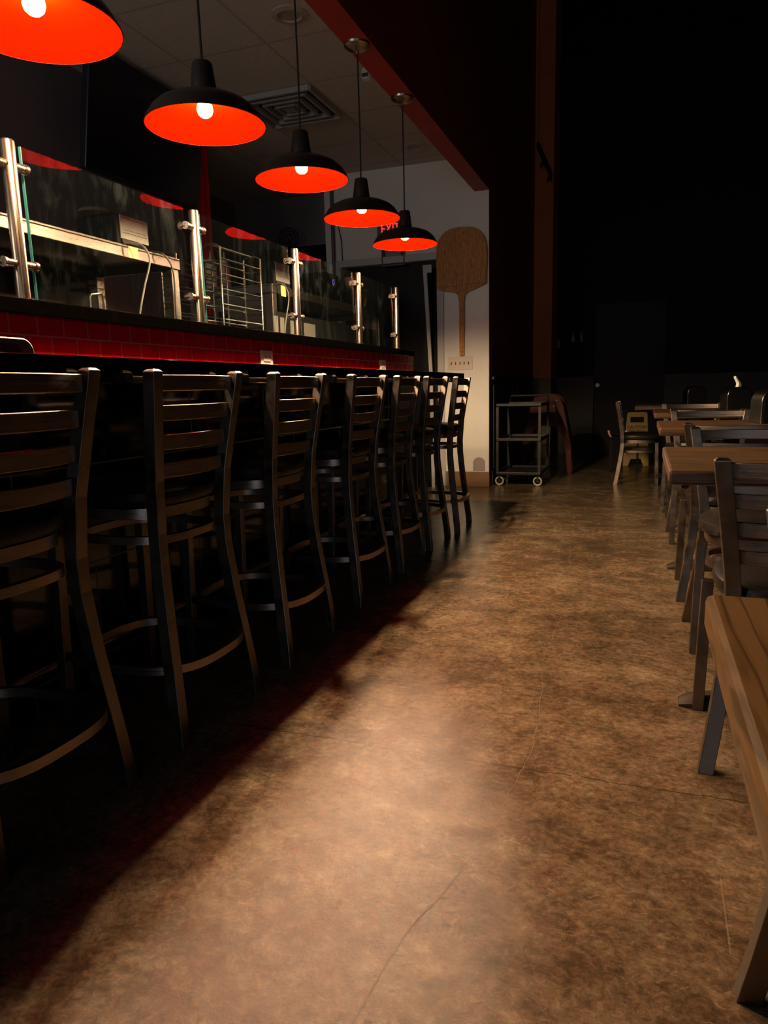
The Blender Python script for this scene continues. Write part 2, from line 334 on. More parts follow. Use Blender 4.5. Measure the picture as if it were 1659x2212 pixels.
# ceiling fittings
t=thing('ceiling_vent',(-2.505,5.115,3.03),'square grey slatted air vent in the kitchen ceiling tiles','vent')
def diff(q):
    for i,h in enumerate((.285,.215,.145,.08)):
        z=-.004-.012*i*0; w_=.022
        for s in(-1,1):
            box(q,-h,h,s*h-w_/2,s*h+w_/2,-.035,-.001); box(q,s*h-w_/2,s*h+w_/2,-h,h,-.034,-.001)
mk('louvre',M['grille'],diff,t); bx('vent_recess',M['black'],(-.27,.27,-.27,.27,-.004,-.0005),t)
box_c=lambda q:box(q,-.045,.045,-.045,.045,-.03,-.004)
mk('centre_plate',M['grille'],box_c,t)
for (x,y),lb in zip(((-1.916,3.948),(-1.925,6.331)),('unlit round recessed light in the ceiling above the third pendant cord','unlit round recessed light in the ceiling near the red beam end')):
    t=thing('recessed_light',(x,y,3.03),lb,'ceiling light','unlit recessed lights in the kitchen ceiling')
    mk('trim_ring',M['bluecan'],lambda q:rings(q,[[(r*math.cos(a*2*PI/32),r*math.sin(a*2*PI/32),z) for a in range(32)] for r,z in((.10,-.0005),(.10,-.008),(.068,-.014),(.06,-.001))],False),t,True)
    mk('lens',M['grille'],lambda q:lathe(q,[(.055,-.0005),(.06,-.006),(.001,-.007)],24,cap=True),t)
t=thing('ceiling_sensor',(-1.773,4.769,3.03),'small white dome device on the ceiling beside the red beam','sensor')
mk('body',M['trim'],lambda q:lathe(q,[(.035,0),(.04,-.03),(.032,-.065),(.01,-.075)],20,cap=True),t,True)
bx('lens',M['slot'],(-.02,.02,-.041,-.034,-.055,-.035),t)
# ------------------------------------------------------------------ pendants
LAMPX=-1.453
def pendant(y,z,label):
    t=thing('pendant_lamp',(LAMPX,y,z),label,'pendant lamp','pendant lamps over the bar')
    if pendant.p is None:
        R0=.203
        out=[(R0,0),(R0+.003,.003),(.196,.022),(.180,.046),(.155,.067),(.122,.082),(.085,.092),(.055,.10),(.044,.108)]
        inn=[(R0,0.0005),(.194,.018),(.177,.041),(.152,.061),(.12,.075),(.085,.085),(.05,.090),(.03,.092)]
        s=mk('shade',M['shade'],lambda q:lathe(q,out,56),t,True)
        mk('shade_lining',M['lining'],lambda q:lathe(q,inn,56),t,True)
        mk('socket_cup',M['shade'],lambda q:lathe(q,[(.046,.104),(.044,.12),(.034,.197),(.030,.202),(.004,.203)],28,cap=True),t,True)
        mk('bulb',M['bulb'],lambda q:lathe(q,[(.001,.028),(.014,.031),(.023,.039),(.027,.052),(.025,.065),(.018,.080),(.013,.091)],20,cap=True),t,True)
        pendant.p=t; return t
pendant.p=None
lamps=[(1.556,1.880,'nearest red-lined black dome pendant lamp, cut by the top left edge'),
 (2.300,1.881,'second red-lined black dome pendant lamp, in front of the black screen'),
 (3.050,1.889,'middle red-lined black dome pendant lamp, below the ceiling vent'),
 (3.775,1.873,'fourth red-lined black dome pendant lamp with its round canopy on the red beam'),
 (4.521,1.867,'farthest and smallest-looking red-lined black dome pendant lamp, beside the pizza peel')]
for i,(y,z,lb) in enumerate(lamps):
    if i==0: t=pendant(y,z,lb)
    else: t=dup(pendant.p,(LAMPX,y,z),0,lb)
    H=2.728-z
    t['_h']=H
for o in [o for o in COL.objects if o.name.split('.')[0]=='pendant_lamp']:
    H=o['_h']; del o['_h']
    mk('cord',M['cord'],lambda q:tube(q,[(0,0,.20),(0.003*random.uniform(-1,1),0,H*.5),(0,0,H-.02)],.0042,8),o,True)
    mk('canopy',M['nickel'],lambda q:lathe(q,[(.007,H-.045),(.012,H-.036),(.05,H-.024),(.068,H-.010),(.07,H)],30,cap=True),o,True)
# ------------------------------------------------------------------ bar
BX=-1.228; TX=-1.725
b=thing('bar_counter',(-1.5,3,0),'long black-topped bar with red tile upstand, black tile front and raised black ledge','bar counter')
def W(o): o.location=(1.5,-3,0); return o
W(bx('countertop',M['granite'],(-1.73,BX,-1.2,5.169,1.002,1.067),b,.004))
W(bx('tiled_front',M['btile'],(-1.95,-1.71,-1.2,5.05,0,1.002),b))
W(bx('red_tile_upstand',M['rtile'],(-1.95,TX,-1.2,5.52,1.0,1.2115),b))
W(bx('upper_ledge',M['granite'],(-2.02,-1.6875,-1.2,5.432,1.212,1.257),b,.003))
W(mk('foot_rail',M['slat'],lambda q:tube(q,[(-1.665,-1.0,.165),(-1.665,5.0,.165)],.019,12),b,True))
for y in (.9,2.7,4.6): W(mk('rail_bracket',M['slat'],lambda q:tube(q,[(-1.665,y,.165),(-1.709,y,.165)],.012,8),b,True))
for (y,s,lb) in ((3.134,.057,'white double outlet plate on the red tile below the second glass panel'),(4.794,.063,'white outlet plate on the red tile near the far end of the bar')):
    t=thing('wall_outlet',(TX,y,1.135),lb,'outlet','outlets on the red tile upstand')
    bx('plate',M['plate'],(0.0003,.006,-.058,.058,-.034,.034),t,.002) ; bx('socket_face',M['trim'],(.006,.008,-.034,.034,-.018,.018),t)
    for yy in(-.024,-.012,.012,.024): bx('socket_slot',M['slot'],(.0081,.0086,yy,yy+.004,-.006,.008),t)
# sneeze guard
g=thing('sneeze_guard',(-1.744,3,1.257),'row of clear smudged glass panels held by slim steel posts on the ledge','glass guard')
ys=[1.711,2.625,3.530,4.421,5.178]
ys=[.80]+ys
for i,y in enumerate(ys):
    p=mk('post',M['post'],lambda q:lathe(q,[(.03,0),(.03,.006),(.02,.007),(.02,.443),(.016,.449),(.004,.45)],22,cap=True),g,True); p.location=(0,y-3,0)
    for z in(.105,.38):
        def cl(q,z=z,i=i):
            tube(q,[(0,-.055 ,z),(0,(.055 if i<5 else .02),z)],.0125,14); 
            tube(q,[(0.0,-.062,z),(0,-.052,z)],.0155,14)
            if i<5: tube(q,[(0.0,.052,z),(0,.062,z)],.0155,14)
            tube(q,[(0,-.056,z),(-.024,-.056,z)],.009,10)
            if i<5: tube(q,[(0,.056,z),(-.024,.056,z)],.009,10)
        mk('clamp',M['post'],cl,p,True)
for i in range(5):
    a,c=ys[i]+.062,ys[i+1]-.05
    gp=mk('glass_panel',M['glass'],lambda q:prism(q,[(-.014,.010),(-.006,.010),(-.0122,.448),(-.0202,.448)],'y',a-3,c-3),g)
    mk('green_edge',M['gedge'],lambda q:prism(q,[(-.0145,.010),(-.0055,.010),(-.0117,.448),(-.0207,.448)],'y',a-3-.0035,a-3-.0005),gp)
# napkin holder on bar
t=thing('napkin_dispenser',(-1.50,1.24,1.0675),'chrome and black napkin dispenser lying on the bar top at the left edge','napkin dispenser')
def arch(w,h,r,n=8): return [(-w,0)]+[(-w+r-r*math.cos(i*PI/2/n),h-r+r*math.sin(i*PI/2/n)) for i in range(n+1)]+[(w-r+r*math.sin(i*PI/2/n),h-r+r*math.cos(i*PI/2/n)) for i in range(n+1)]+[(w,0)]
mk('shell',M['steel'],lambda q:prism(q,[(y,z) for y,z in arch(.19,.052,.035)],'x',-.07,.06),t,True,.004)
mk('face',M['black'],lambda q:prism(q,[(y,z) for y,z in arch(.15,.036,.022)],'x',.0605,.0635),t)
# ------------------------------------------------------------------ seats
def build_seat(kind,loc,rz,label,group):
    st=kind=='stool'
    t=thing('bar_stool' if st else 'dining_chair',loc,label,'bar stool' if st else 'chair',group,rz)
    top,sz=(1.032,.665) if st else (.789,.425)
    hw,hs,fw=(.198,.160,.20) if st else (.212,.165,.212)
    fwd=.055
    D=.40 if st else .375      # rear foot to front leg
    fr=[(0,0),(.05,.06),(.12,.2),(.35,.72),(.5,.97),(.58,1.0),(.72,.82),(.85,.45),(1,.0)] if st else [(0,0),(.12,.3),(.35,.8),(.5,1.0),(.6,.95),(.8,.5),(1,.0)]
    for s in(-1,1):
        P=[(s*((fw if z<.55 else hw)*(1-k)+hs*k),fwd*k,z*top) for z,k in fr]
        l=mk('rear_post',M['dark'],lambda q:sweep(q,P,.036,.036,.006),t,False,.0018)
        P2=[(s*fw*.97,D,0),(s*fw*.93,D-.012,sz-.02)]
        mk('front_leg',M['dark'],lambda q:sweep(q,P2,.031,.031),t,False,.0018)
        mk('foot_glide',M['rust'],lambda q:(box(q,s*fw-.0165,s*fw+.0165,-.0165,.0165,0,.006)),l)
    zt=[(.982,1.024),(.903,.945),(.825,.867),(.748,.790)] if st else [(.745,.783),(.672,.708),(.602,.638),(.532,.567)]
    for z0,z1 in zt:
        zz=(z0+z1)/2/top; k=0
        for i in range(len(fr)-1):
            if fr[i][0]<=zz<=fr[i+1][0]: u=(zz-fr[i][0])/(fr[i+1][0]-fr[i][0]); k=fr[i][1]*(1-u)+fr[i+1][1]*u
        w_=hw*(1-k)+hs*k-.012
        mk('slat',M['slat'],lambda q:bowed(q,w_,z0,z1,fwd*k+.006,.032,.012),t,True,.0025)
    cy=fwd+ (D-.03-fwd)/2
    sx,sy=.185,.185
    mk('seat_frame',M['slat'],lambda q:rings(q,[sup(sx-.01,sy-.012,0,cy+.01,z,40,3) for z in(sz-.03,sz)]),t,True)
    prof=[(.93,0),(1.04,.008),(1.075,.024),(1.05,.042),(.95,.055),(.6,.064),(.2,.067)]
    mk('seat_cushion',M['vinyl'],lambda q:rings(q,[sup(sx*k,sy*k,0,cy+.015,sz+.001+z,40,2.9) for k,z in prof]),t,True)
    def ring(q,z,hx,hy,c,r=.0125):
        P=sup(hx,hy,0,c,z,44,3.0); L=[]
        for i,p in enumerate(P):
            dx,dy=p[0],p[1]-c; n=math.hypot(dx,dy); dx/=n; dy/=n
            L.append([(p[0]-dx*r*.9,p[1]-dy*r*.9,z-r),(p[0]+dx*r*.9,p[1]+dy*r*.9,z-r),(p[0]+dx*r*.9,p[1]+dy*r*.9,z+r),(p[0]-dx*r*.9,p[1]-dy*r*.9,z+r)])
        rings(q,L,False,True)
    if st:
        mk('brace_ring',M['slat'],lambda q:ring(q,.575,.165,.168,cy+.0,.011),t,True)
        mk('footrest_ring',M['slat'],lambda q:ring(q,.215,.205,.222,cy-.012,.012),t,True)
    else:
        mk('brace_ring',M['slat'],lambda q:ring(q,.315,.165,.158,cy,.011),t,True)
    return t
SG='ladder-back stools along the bar'
st=[(1.14,-1.195,'nearest black bar stool at the bar, cut off by the left edge of the photo'),
 (1.745,-1.180,'second black bar stool from the left, whole back in view'),
 (2.362,-1.170,'third black bar stool, standing below the near outlet'),
 (3.085,-1.178,'middle black bar stool of the row, fourth from either end'),
 (3.70,-1.185,'fifth black bar stool from the left, two before the last pair against the white wall'),
 (4.25,-1.180,'sixth black bar stool, next to last of the row'),
 (4.785,-1.15,'farthest black bar stool, its ladder back seen against the white wall')]
s0=None
for i,(y,x,lb) in enumerate(st):
    rz=PI/2+(.0,.0,.02,-.01,.03,-.02,.03)[i]
    if s0 is None: s0=build_seat('stool',(x,y,0),rz,lb,SG)
    else: dup(s0,(x,y,0),rz,lb)
CG='ladder-back dining chairs by the tables'
ch=[(.392,1.833,0,'nearest dining chair, its ladder back facing us, between the two closest tables'),
 (.41,3.065,PI,'dining chair on the far side of the second table, post rising past its edge'),
 (.40,3.345,0,'dining chair set against the near side of the third table, back to back with another'),
 (.398,4.93,PI,'dining chair at the far side of the third table, pale lit posts above it'),
 (.40,5.08,0,'dining chair at the near side of the fourth table, behind the pale lit posts'),
 (.38,6.42,PI,'dining chair beyond the fourth table with pinkish light on its top slat'),
 (-.225,7.39,-PI/2,'side-on dining chair at the aisle end of the farthest table, before the yellow sign'),
 (.402,1.122,PI,'dining chair leg by the nearest table at the lower right corner')]
c0=None
for x,y,rz,lb in ch:
    if c0 is None: c0=build_seat('chair',(x,y,0),rz,lb,CG)
    else: dup(c0,(x,y,0),rz,lb)
# ------------------------------------------------------------------ tables
def table(x0,x1,y0,y1,label,m='wood',zt=.757,base=True):
    cx,cy=(x0+x1)/2,(y0+y1)/2
    t=thing('dining_table',(cx,cy,0),label,'table','wooden two-seat tables along the aisle')
    hx,hy=(x1-x0)/2,(y1-y0)/2
    mk('tabletop',M[m],lambda q:box(q,-hx,hx,-hy,hy,zt-.038,zt),t,False,.007)
    mk('support_plate',M['iron'],lambda q:box(q,-.2,.2,-.2,.2,zt-.048,zt-.0385),t)
    mk('column',M['iron'],lambda q:lathe(q,[(.038,.05),(.038,zt-.048)],20,cap=True),t,True)
    def cross(q):
        for a in range(4):
            c,s=math.cos(a*PI/2),math.sin(a*PI/2)
            L=[]
            for u,w_,h in((0,.04,.062),(.1,.036,.055),(.2,.036,.04),(.25,.038,.028),(.275,.03,.014)):
                L.append([(c*u-s*v,s*u+c*v,z) for v,z in((-w_,.0),(-w_,h*.5),(-w_*.5,h),(w_*.5,h),(w_,h*.5),(w_,0))])
            rings(q,L)
        lathe(q,[(.07,.02),(.06,.06),(.045,.08)],20,cap=True)
    mk('cross_base',M['iron'],cross,t,True)
    return t
table(.068,.75,.105,.785,'nearest wooden table, its corner filling the lower right of the photo','wood_y')
table(.068,.75,1.90,2.575,'second wooden table, behind the nearest ladder-back chair')
table(.078,.77,3.61,4.30,'third wooden table, with a napkin dispenser at the right edge')
table(.078,.80,5.30,6.10,'fourth wooden table, with the napkin dispenser holding a raised tissue')
table(-.066,.80,6.9,7.62,'farthest wooden table, beside the side-on chair','wood')
def napkin(x,y,z,label,tissue=False,s=1.0):
    t=thing('napkin_dispenser',(x,y,z),label,'napkin dispenser')
    mk('chrome_shell',M['chrome'],lambda q:prism(q,arch(.085*s,.165*s,.06*s),'y',-.055,.055),t,True,.003)
    mk('front_face',M['black'],lambda q:prism(q,arch(.074*s,.152*s,.052*s),'y',-.0585,-.0555),t)
    t.rotation_euler=(0,0,.34); mk('back_face',M['black'],lambda q:prism(q,arch(.074*s,.152*s,.052*s),'y',.0555,.0585),t)
    if tissue:
        def f(q):
            L=[]
            for i in range(7):
                u=i/6; zz=.150+.085*u; o=.012*math.sin(u*4.5); w_=.020*(1-.45*u)
                L.append([(-.0+o-w_,-.004+.01*u,zz),(o,-.012,zz+.004),(o+w_,.003,zz),(o,.012,zz+.002)])
            rings(q,L)
        tag(mk('paper_napkin',M['tissue'],f),'white crumpled napkin sticking up out of the dispenser on the fourth table','napkin').location=(x,y,z)
    return t
napkin(.605,5.5,.757,'chrome and black napkin dispenser on the fourth table with a tissue on top',True)
napkin(.605,3.98,.757,'chrome and black napkin dispenser on the third table, cut by the right edge')
napkin(.44,7.1,.757,'dark napkin dispenser on the farthest table, only its silhouette showing')
# ------------------------------------------------------------------ wall things
def peel():
    hx,hz=.243,0
    P=[]
    for i in range(25):
        a=PI*i/24; P.append((hx*math.cos(a)**1 if False else hx*math.copysign(abs(math.cos(a))**.72,math.cos(a)),2.19+.235*math.sin(a)**.85))
    P+= [(-.238,1.885),(-.20,1.868),(-.07,1.845),(-.035,1.82),(-.025,1.76),(-.023,1.262),(.023,1.262),(.025,1.76),(.035,1.82),(.07,1.845),(.2,1.892),(.238,1.91)]
    return P
t=thing('pizza_peel',(-1.637,6.79,0),'wooden pizza peel with round-topped blade hung on the white wall','pizza peel')
PP=peel(); mk('blade_and_handle',M['peel'],lambda q:prism(q,PP,'y',0,.028),t,False,.004)
boxes('joint_line',M['slot'],[(-.232,-.05,-.001,-.0003,1.90,1.903),(.05,.235,-.001,-.0003,1.912,1.915),(-.022,.022,-.001,-.0003,1.30,1.303),(-.05,-.047,-.001,-.0003,1.86,1.93),(.047,.05,-.001,-.0003,1.86,1.93)],t)
t=thing('switch_plate',(-1.66,6.819,1.19),'wide white plate with five toggle switches under the pizza peel','switch plate')
bx('plate',M['plate'],(-.122,.122,-.006,.003,-.06,.06),t,.003)
for i in range(5): bx('toggle',M['slot'],(-.085+.042*i-.004,-.085+.042*i+.004,-.012,-.006,-.013,.013),t)
t=thing('picture_frame',(-2.31,6.81,2.262),'small dark framed notice above the doorway, half hidden by the last lamp','picture frame')
boxes('frame',M['frame'],[(-.118,.118,-.012,.012,-.128,-.112),(-.118,.118,-.012,.012,.112,.128),(-.118,-.102,-.012,.012,-.112,.112),(.102,.118,-.012,.012,-.112,.112)],t,.003)
bx('mount',M['slot'],(-.102,.102,-.004,.010,-.112,.112),t); bx('notice',M['kgrey'],(-.078,.078,-.006,-.0045,-.085,.085),t)
t=thing('exit_sign',(-2.335,6.81,2.485),'red glowing exit sign on the white wall, mostly hidden behind the last two lamps','exit sign')
bx('housing',M['frame'],(-.13,.13,-.012,.012,-.09,.085),t,.003); text('EXIT',.12,.003,M['neon'],'lettering',t,(0.005,-.0145,-.045),(PI/2,0,0),.78,-.001)
# pipes beside the doorway
t=thing('wall_pipe',(-2.93,6.80,0),'thin dark vertical pipe running up the white wall left of the doorway','pipe')
mk('pipe',M['frame'],lambda q:tube(q,[(0,-.0,1.2),(0,0,3.0)],.018,10),t,True)
mk('loose_wire',M['cord'],lambda q:tube(q,[(.03,.01,2.75),(.05,.008,2.6),(.085,.01,2.4),(.09,.012,2.1)],.004,6),t,True)
# television
t=thing('television',(-3.15,4.285,2.662),'large black flat screen tilted down on the dark kitchen wall','television')
tv=bx('screen_panel',M['screen'],(-.03,.02,-.585,.585,-.345,.345),t,.008); bx('screen_glass',M['blackg'],(.0205,.022,-.57,.57,-.32,.332),tv); bx('mount_arm',M['black'],(-.33,-.03,-.05,.05,-.05,.05),t)
t.rotation_euler=(0,math.atan2(.10,.61),0)
t=thing('red_drape',(-3.4,5.18,0),'narrow glossy red hanging drape beside the black screen','drape')
def drape(q):
    n=24; L=[]
    A=[(.03*math.sin(i/n*PI*5)+.035,-.11+.22*i/n) for i in range(n+1)]; B=[(x-.012,y) for x,y in A[::-1]]
    rings(q,[[(x,y*(1.0 if z>2 else .9),z) for x,y in A+B] for z in(1.6,2.2,3.03)])
mk('cloth',M['drape'],drape,t,True)
# ------------------------------------------------------------------ kitchen steel shelves and what stands on them
def shelf(y0,y1,x0,x1,zt,label,legs):
    t=thing('steel_shelf_unit',((x0+x1)/2,(y0+y1)/2,0),label,'shelf unit','stainless steel shelf units behind the glass')
    cx,cy=(x0+x1)/2,(y0+y1)/2; hx,hy=(x1-x0)/2,(y1-y0)/2
    boxes('top_shelf',M['steel'],[(-hx,hx,-hy,hy,zt-.012,zt),(hx-.012,hx,-hy,hy,zt-.058,zt-.012),(-hx,-hx+.012,-hy,hy,zt-.058,zt-.012),(-hx+.012,hx-.012,-hy,-hy+.012,zt-.058,zt-.012),(-hx+.012,hx-.012,hy-.012,hy,zt-.058,zt-.012)],t,.003)
    bx('lower_shelf',M['steel'],(-hx+.02,hx-.03,-hy+.02,hy-.02,1.02,1.04),t)
    for sx in(-1,1):
        for sy in(-1,1): bx('leg',M['steel'],(sx*(hx-.035)-.03,sx*(hx-.035)+.03,sy*(hy-.04)-.03,sy*(hy-.04)+.03,0,zt-.0585),t,.004)
    return t
s1=shelf(.5,3.31,-2.85,-2.30,1.667,'nearer long stainless steel shelf unit behind the left glass panels',0)
s2=shelf(4.306,6.41,-2.95,-2.30,1.667,'farther stainless steel shelf unit behind the middle glass panels',0)
mk('gusset',M['steel'],lambda q:prism(q,[(-.26,1.607),(.25,1.607),(.25,1.33)],'y',-1.02,-1.015),s2)
mk('gusset',M['steel'],lambda q:prism(q,[(.55,1.607),(.98,1.607),(.98,1.3)],'x',.27,.275),s2)
bx('front_panel',M['black'],(.29,.30,-.95,.95,1.22,1.5),s2); bx('back_panel',M['black'],(-.2,-.19,-1.3,1.3,1.06,1.6),s1)
def device(x,y,w,h,label):
    t=thing('order_printer',(x,y,1.6675),label,'printer','black boxes with grey fronts on the steel shelves')
    bx('housing',M['black'],(-.24,-.002,-w/2-.02,w/2,0.0,h+.005),t,.01)
    bx('front_panel',M['label'],(-.0015,.004,-w/2,w/2,.028,h),t,.002)
    boxes('panel_lines',M['slot'],[(.004,.0048,-w/2+.01,w/2-.01,h*.42,h*.42+.002),(.004,.0048,-w/2+.018,w/2-.018,h*.9,h*.9+.0015),(.004,.0048,-w/2+.018,w/2-.018,h*.52,h*.52+.0015)],t)
    bx('paper_slot',M['slot'],(.004,.006,-w/2+.004,w/2*.2,.012,.03),t)
    return t
device(-2.32,2.985,.2,.135,'black box with a grey panel on the nearer steel shelf, wire hanging from it')
device(-2.32,4.50,.2,.15,'black box with a grey panel on the farther steel shelf corner')
t=tag(mk('shallow_lid',M['paper'],lambda q:lathe(q,[(.085,0),(.07,.018),(.03,.028),(.001,.03)],24,cap=True),None,True),'small pale curved lid lying on top of the black box left','lid'); t.location=(-2.43,2.86,1.808)
def cable(name,pts,label):
    def f(q):
        P=[Vector(p) for p in pts]; O=[]
        for i in range(len(P)-1):
            p0,p1,p2,p3=P[max(i-1,0)],P[i],P[i+1],P[min(i+2,len(P)-1)]
            for j in range(8):
                u=j/8; O.append(.5*((2*p1)+(-p0+p2)*u+(2*p0-5*p1+4*p2-p3)*u*u+(-p0+3*p1-3*p2+p3)*u**3))
        O.append(P[-1]); tube(q,O,.0045,6)
    return tag(mk(name,M['cord'] if 'black' in label else M['greycord'],f,None,True),label,'cable','cables hanging from the steel shelves')
cable('power_cable',[(-2.30,2.88,1.672),(-2.24,2.93,1.665),(-2.22,2.955,1.60),(-2.22,2.90,1.47),(-2.22,2.85,1.34),(-2.24,2.80,1.08),(-2.3,2.8,1.045)],'thin grey cable drooping in front of the nearer steel shelf')
cable('power_cable',[(-2.32,3.10,1.672),(-2.26,3.12,1.655),(-2.24,3.16,1.58),(-2.24,3.16,1.40),(-2.24,3.15,1.1),(-2.27,3.14,.9)],'black cable drooping over the end of the nearer steel shelf')
cable('power_cable',[(-2.31,4.36,1.672),(-2.25,4.38,1.66),(-2.23,4.40,1.58),(-2.23,4.34,1.42),(-2.23,4.28,1.2),(-2.3,4.28,1.045)],'thin grey cable drooping in front of the farther steel shelf')
bx('tape_label',M['tape'],(.2751,.2760,1.0,1.07,1.612,1.664),s1)
bx('tape_label',M['tape'],(.3251,.3262,-.93,-.86,1.60,1.67),s2)
SH='order sheets hanging below the farther shelf'
for k,(ya,za,w_,h_) in enumerate(((4.346,1.40,.055,.13),(4.47,1.41,.06,.11),(4.66,1.395,.14,.12),(4.90,1.395,.19,.12))):
    o=tag(mk('order_sheet',M['paper'],lambda q:prism(q,[(-w_/2,-h_/2),(w_/2,-h_/2-.01),(w_/2,h_/2),(-w_/2,h_/2)],'x',0,.002)),('pale paper sheet hanging at the corner leg of the farther shelf, leftmost','pale narrow paper sheet just right of the corner leg of the farther shelf','pale paper sheet hanging left of the third steel post','pale wide paper sheet hanging right of the third steel post')[k],'paper sheet',SH)
    o.location=((-2.3045 if k==0 else -2.3245),ya,za); 
# squeeze bottles
def bottle(x,y,s,label,mm):
    t=thing('squeeze_bottle',(x,y,1.667),label,'squeeze bottle','squeeze bottles behind the wire rack')
    mk('bottle_body',mm,lambda q:lathe(q,[(.036*s,0),(.04*s,.01),(.04*s,.15*s),(.036*s,.175*s),(.024*s,.185*s)],24,cap=True),t,True)
    mk('nozzle',M['cream'],lambda q:lathe(q,[(.026*s,.182*s),(.026*s,.20*s),(.010*s,.21*s),(.003*s,.262*s)],16,cap=True),t,True)
    return t
bottle(-2.81,4.40,1.0,'cream squeeze bottle with reddish base behind the wire rack, left one',M['cream'])
bottle(-2.715,4.42,.95,'peach squeeze bottle behind the wire rack, right one',M['peach'])
t=tag(mk('round_pan',M['blackg'],lambda q:(tube(q,[(0,0,.085),(0,.02,.085)],.085,32)),None,True),'round black pan standing on edge beside the squeeze bottles','pan'); t.location=(-2.645,4.56,1.667)
t=thing('smart_speaker',(-2.42,5.36,1.6675),'tall black unit with a glowing violet ring on the farther steel shelf','speaker')
bx('body',M['black'],(-.1,.1,-.14,.14,0,.2),t,.01)
mk('light_ring',M['purple'],lambda q:rings(q,[[(.101,.014*math.cos(a)*r,.137+.017*math.sin(a)*r) for a in [2*PI*i/24 for i in range(24)]] for r in(1,1.25)],False),t)
t=thing('food_tub',(-2.38,5.95,1.6675),'round dark tub with green lid on the farther steel shelf','tub')
mk('tub_body',M['tub'],lambda q:lathe(q,[(.085,0),(.11,.09),(.115,.125)],28,cap=True),t,True); mk('lid',M['green'],lambda q:lathe(q,[(.125,.126),(.128,.135),(.12,.146),(.03,.15)],28,cap=True),t,True)
bx('red_label',M['redbin'],(.09,.1165,.02,.07,.085,.118),t); mk('green_contents',M['tape'],lambda q:tube(q,[(.07,.0,.01),(.085,0,.085)],.028,10),t)
t=thing('plastic_cup',(-2.40,5.92,1.8175),'pale pink plastic cup standing on the green-lidded tub','cup')
mk('cup_body',M['pinkish'],lambda q:lathe(q,[(.04,0),(.052,.07),(.055,.09)],20,cap=True),t,True); mk('rim',M['pinkish'],lambda q:lathe(q,[(.055,.09),(.06,.094),(.055,.1)],20,cap=True),t,True)
# wire racks
def rack(x,y0,y1,z0,z1,label,rungs,zb=1.257):
    t=thing('wire_rack',(x,(y0+y1)/2,zb),label,'wire rack','chrome wire racks behind the glass')
    h=(y1-y0)/2; d=.10
    for s in(-1,1):
        def f(q):
            y=s*h
            tube(q,[(-d/2,y,.0),(-d/2,y,z1-zb-.013),(-d/4,y,z1-zb-.001),(0,y,z1-zb),(d/4,y,z1-zb-.001),(d/2,y,z1-zb-.013),(d/2,y,.0)],.0055,8)
            for zz in rungs: tube(q,[(-d/2,y,zz-zb-.012),(d/2,y,zz-zb-.012)],.0035,6)
        mk('end_frame',M['chrome'],f,t,True)
    for zz in rungs:
        def f2(q):
            for xx in(-d/2,d/2): tube(q,[(xx,-h,zz-zb),(xx,h,zz-zb)],.004,6)
        mk('wire_rung',M['chrome'],f2,t,True)
    mk('top_rail',M['chrome'],lambda q:tube(q,[(0,-h,z1-zb),(0,h,z1-zb)],.0055,8),t,True)
    return t
rack(-1.95,3.06,3.44,1.27,1.665,'chrome wire rack standing behind the third glass panel',[1.60,1.53,1.46,1.39,1.32])
rack(-2.45,3.42,3.92,1.27,1.735,'taller chrome wire rack between the two steel shelves, behind the second post',[1.68,1.62,1.55,1.48,1.41,1.34,1.0,.6,.2],0.0)
t=thing('wire_bracket',(-1.95,2.26,1.257),'small upside-down U wire bracket on the ledge behind the left glass','bracket')
mk('loop',M['nickel'],lambda q:tube(q,[(0,-.035,0),(0,-.035,.08),(0,-.028,.09),(0,.028,.10),(0,.035,.09),(0,.035,0)],.0035,8),t,True)
t=thing('wall_shelf',(-3.30,7.20,0),'black wall shelf high on the dim grey kitchen wall','shelf')
bx('board',M['black'],(-.60,.22,-.20,.18,2.38,2.44),t,.01); bx('bracket',M['black'],(-.4,-.36,-.1,.18,2.22,2.379),t); bx('bracket',M['black'],(.1,.14,-.1,.18,2.22,2.379),t)
t=thing('wall_fan',(-3.62,7.22,2.44),'round dark fan standing on the black wall shelf','fan')
mk('cage',M['cart'],lambda q:[tube(q,[(r*math.cos(a*2*PI/24),-.02,.13+r*math.sin(a*2*PI/24)) for a in range(24)],.006,6,True) for r in(.05,.085,.115)],t,True)
bx('stand',M['cart'],(-.05,.05,-.04,.04,0.0005,.02),t); bx('neck',M['cart'],(-.008,.008,-.015,.0,.02,.13),t)
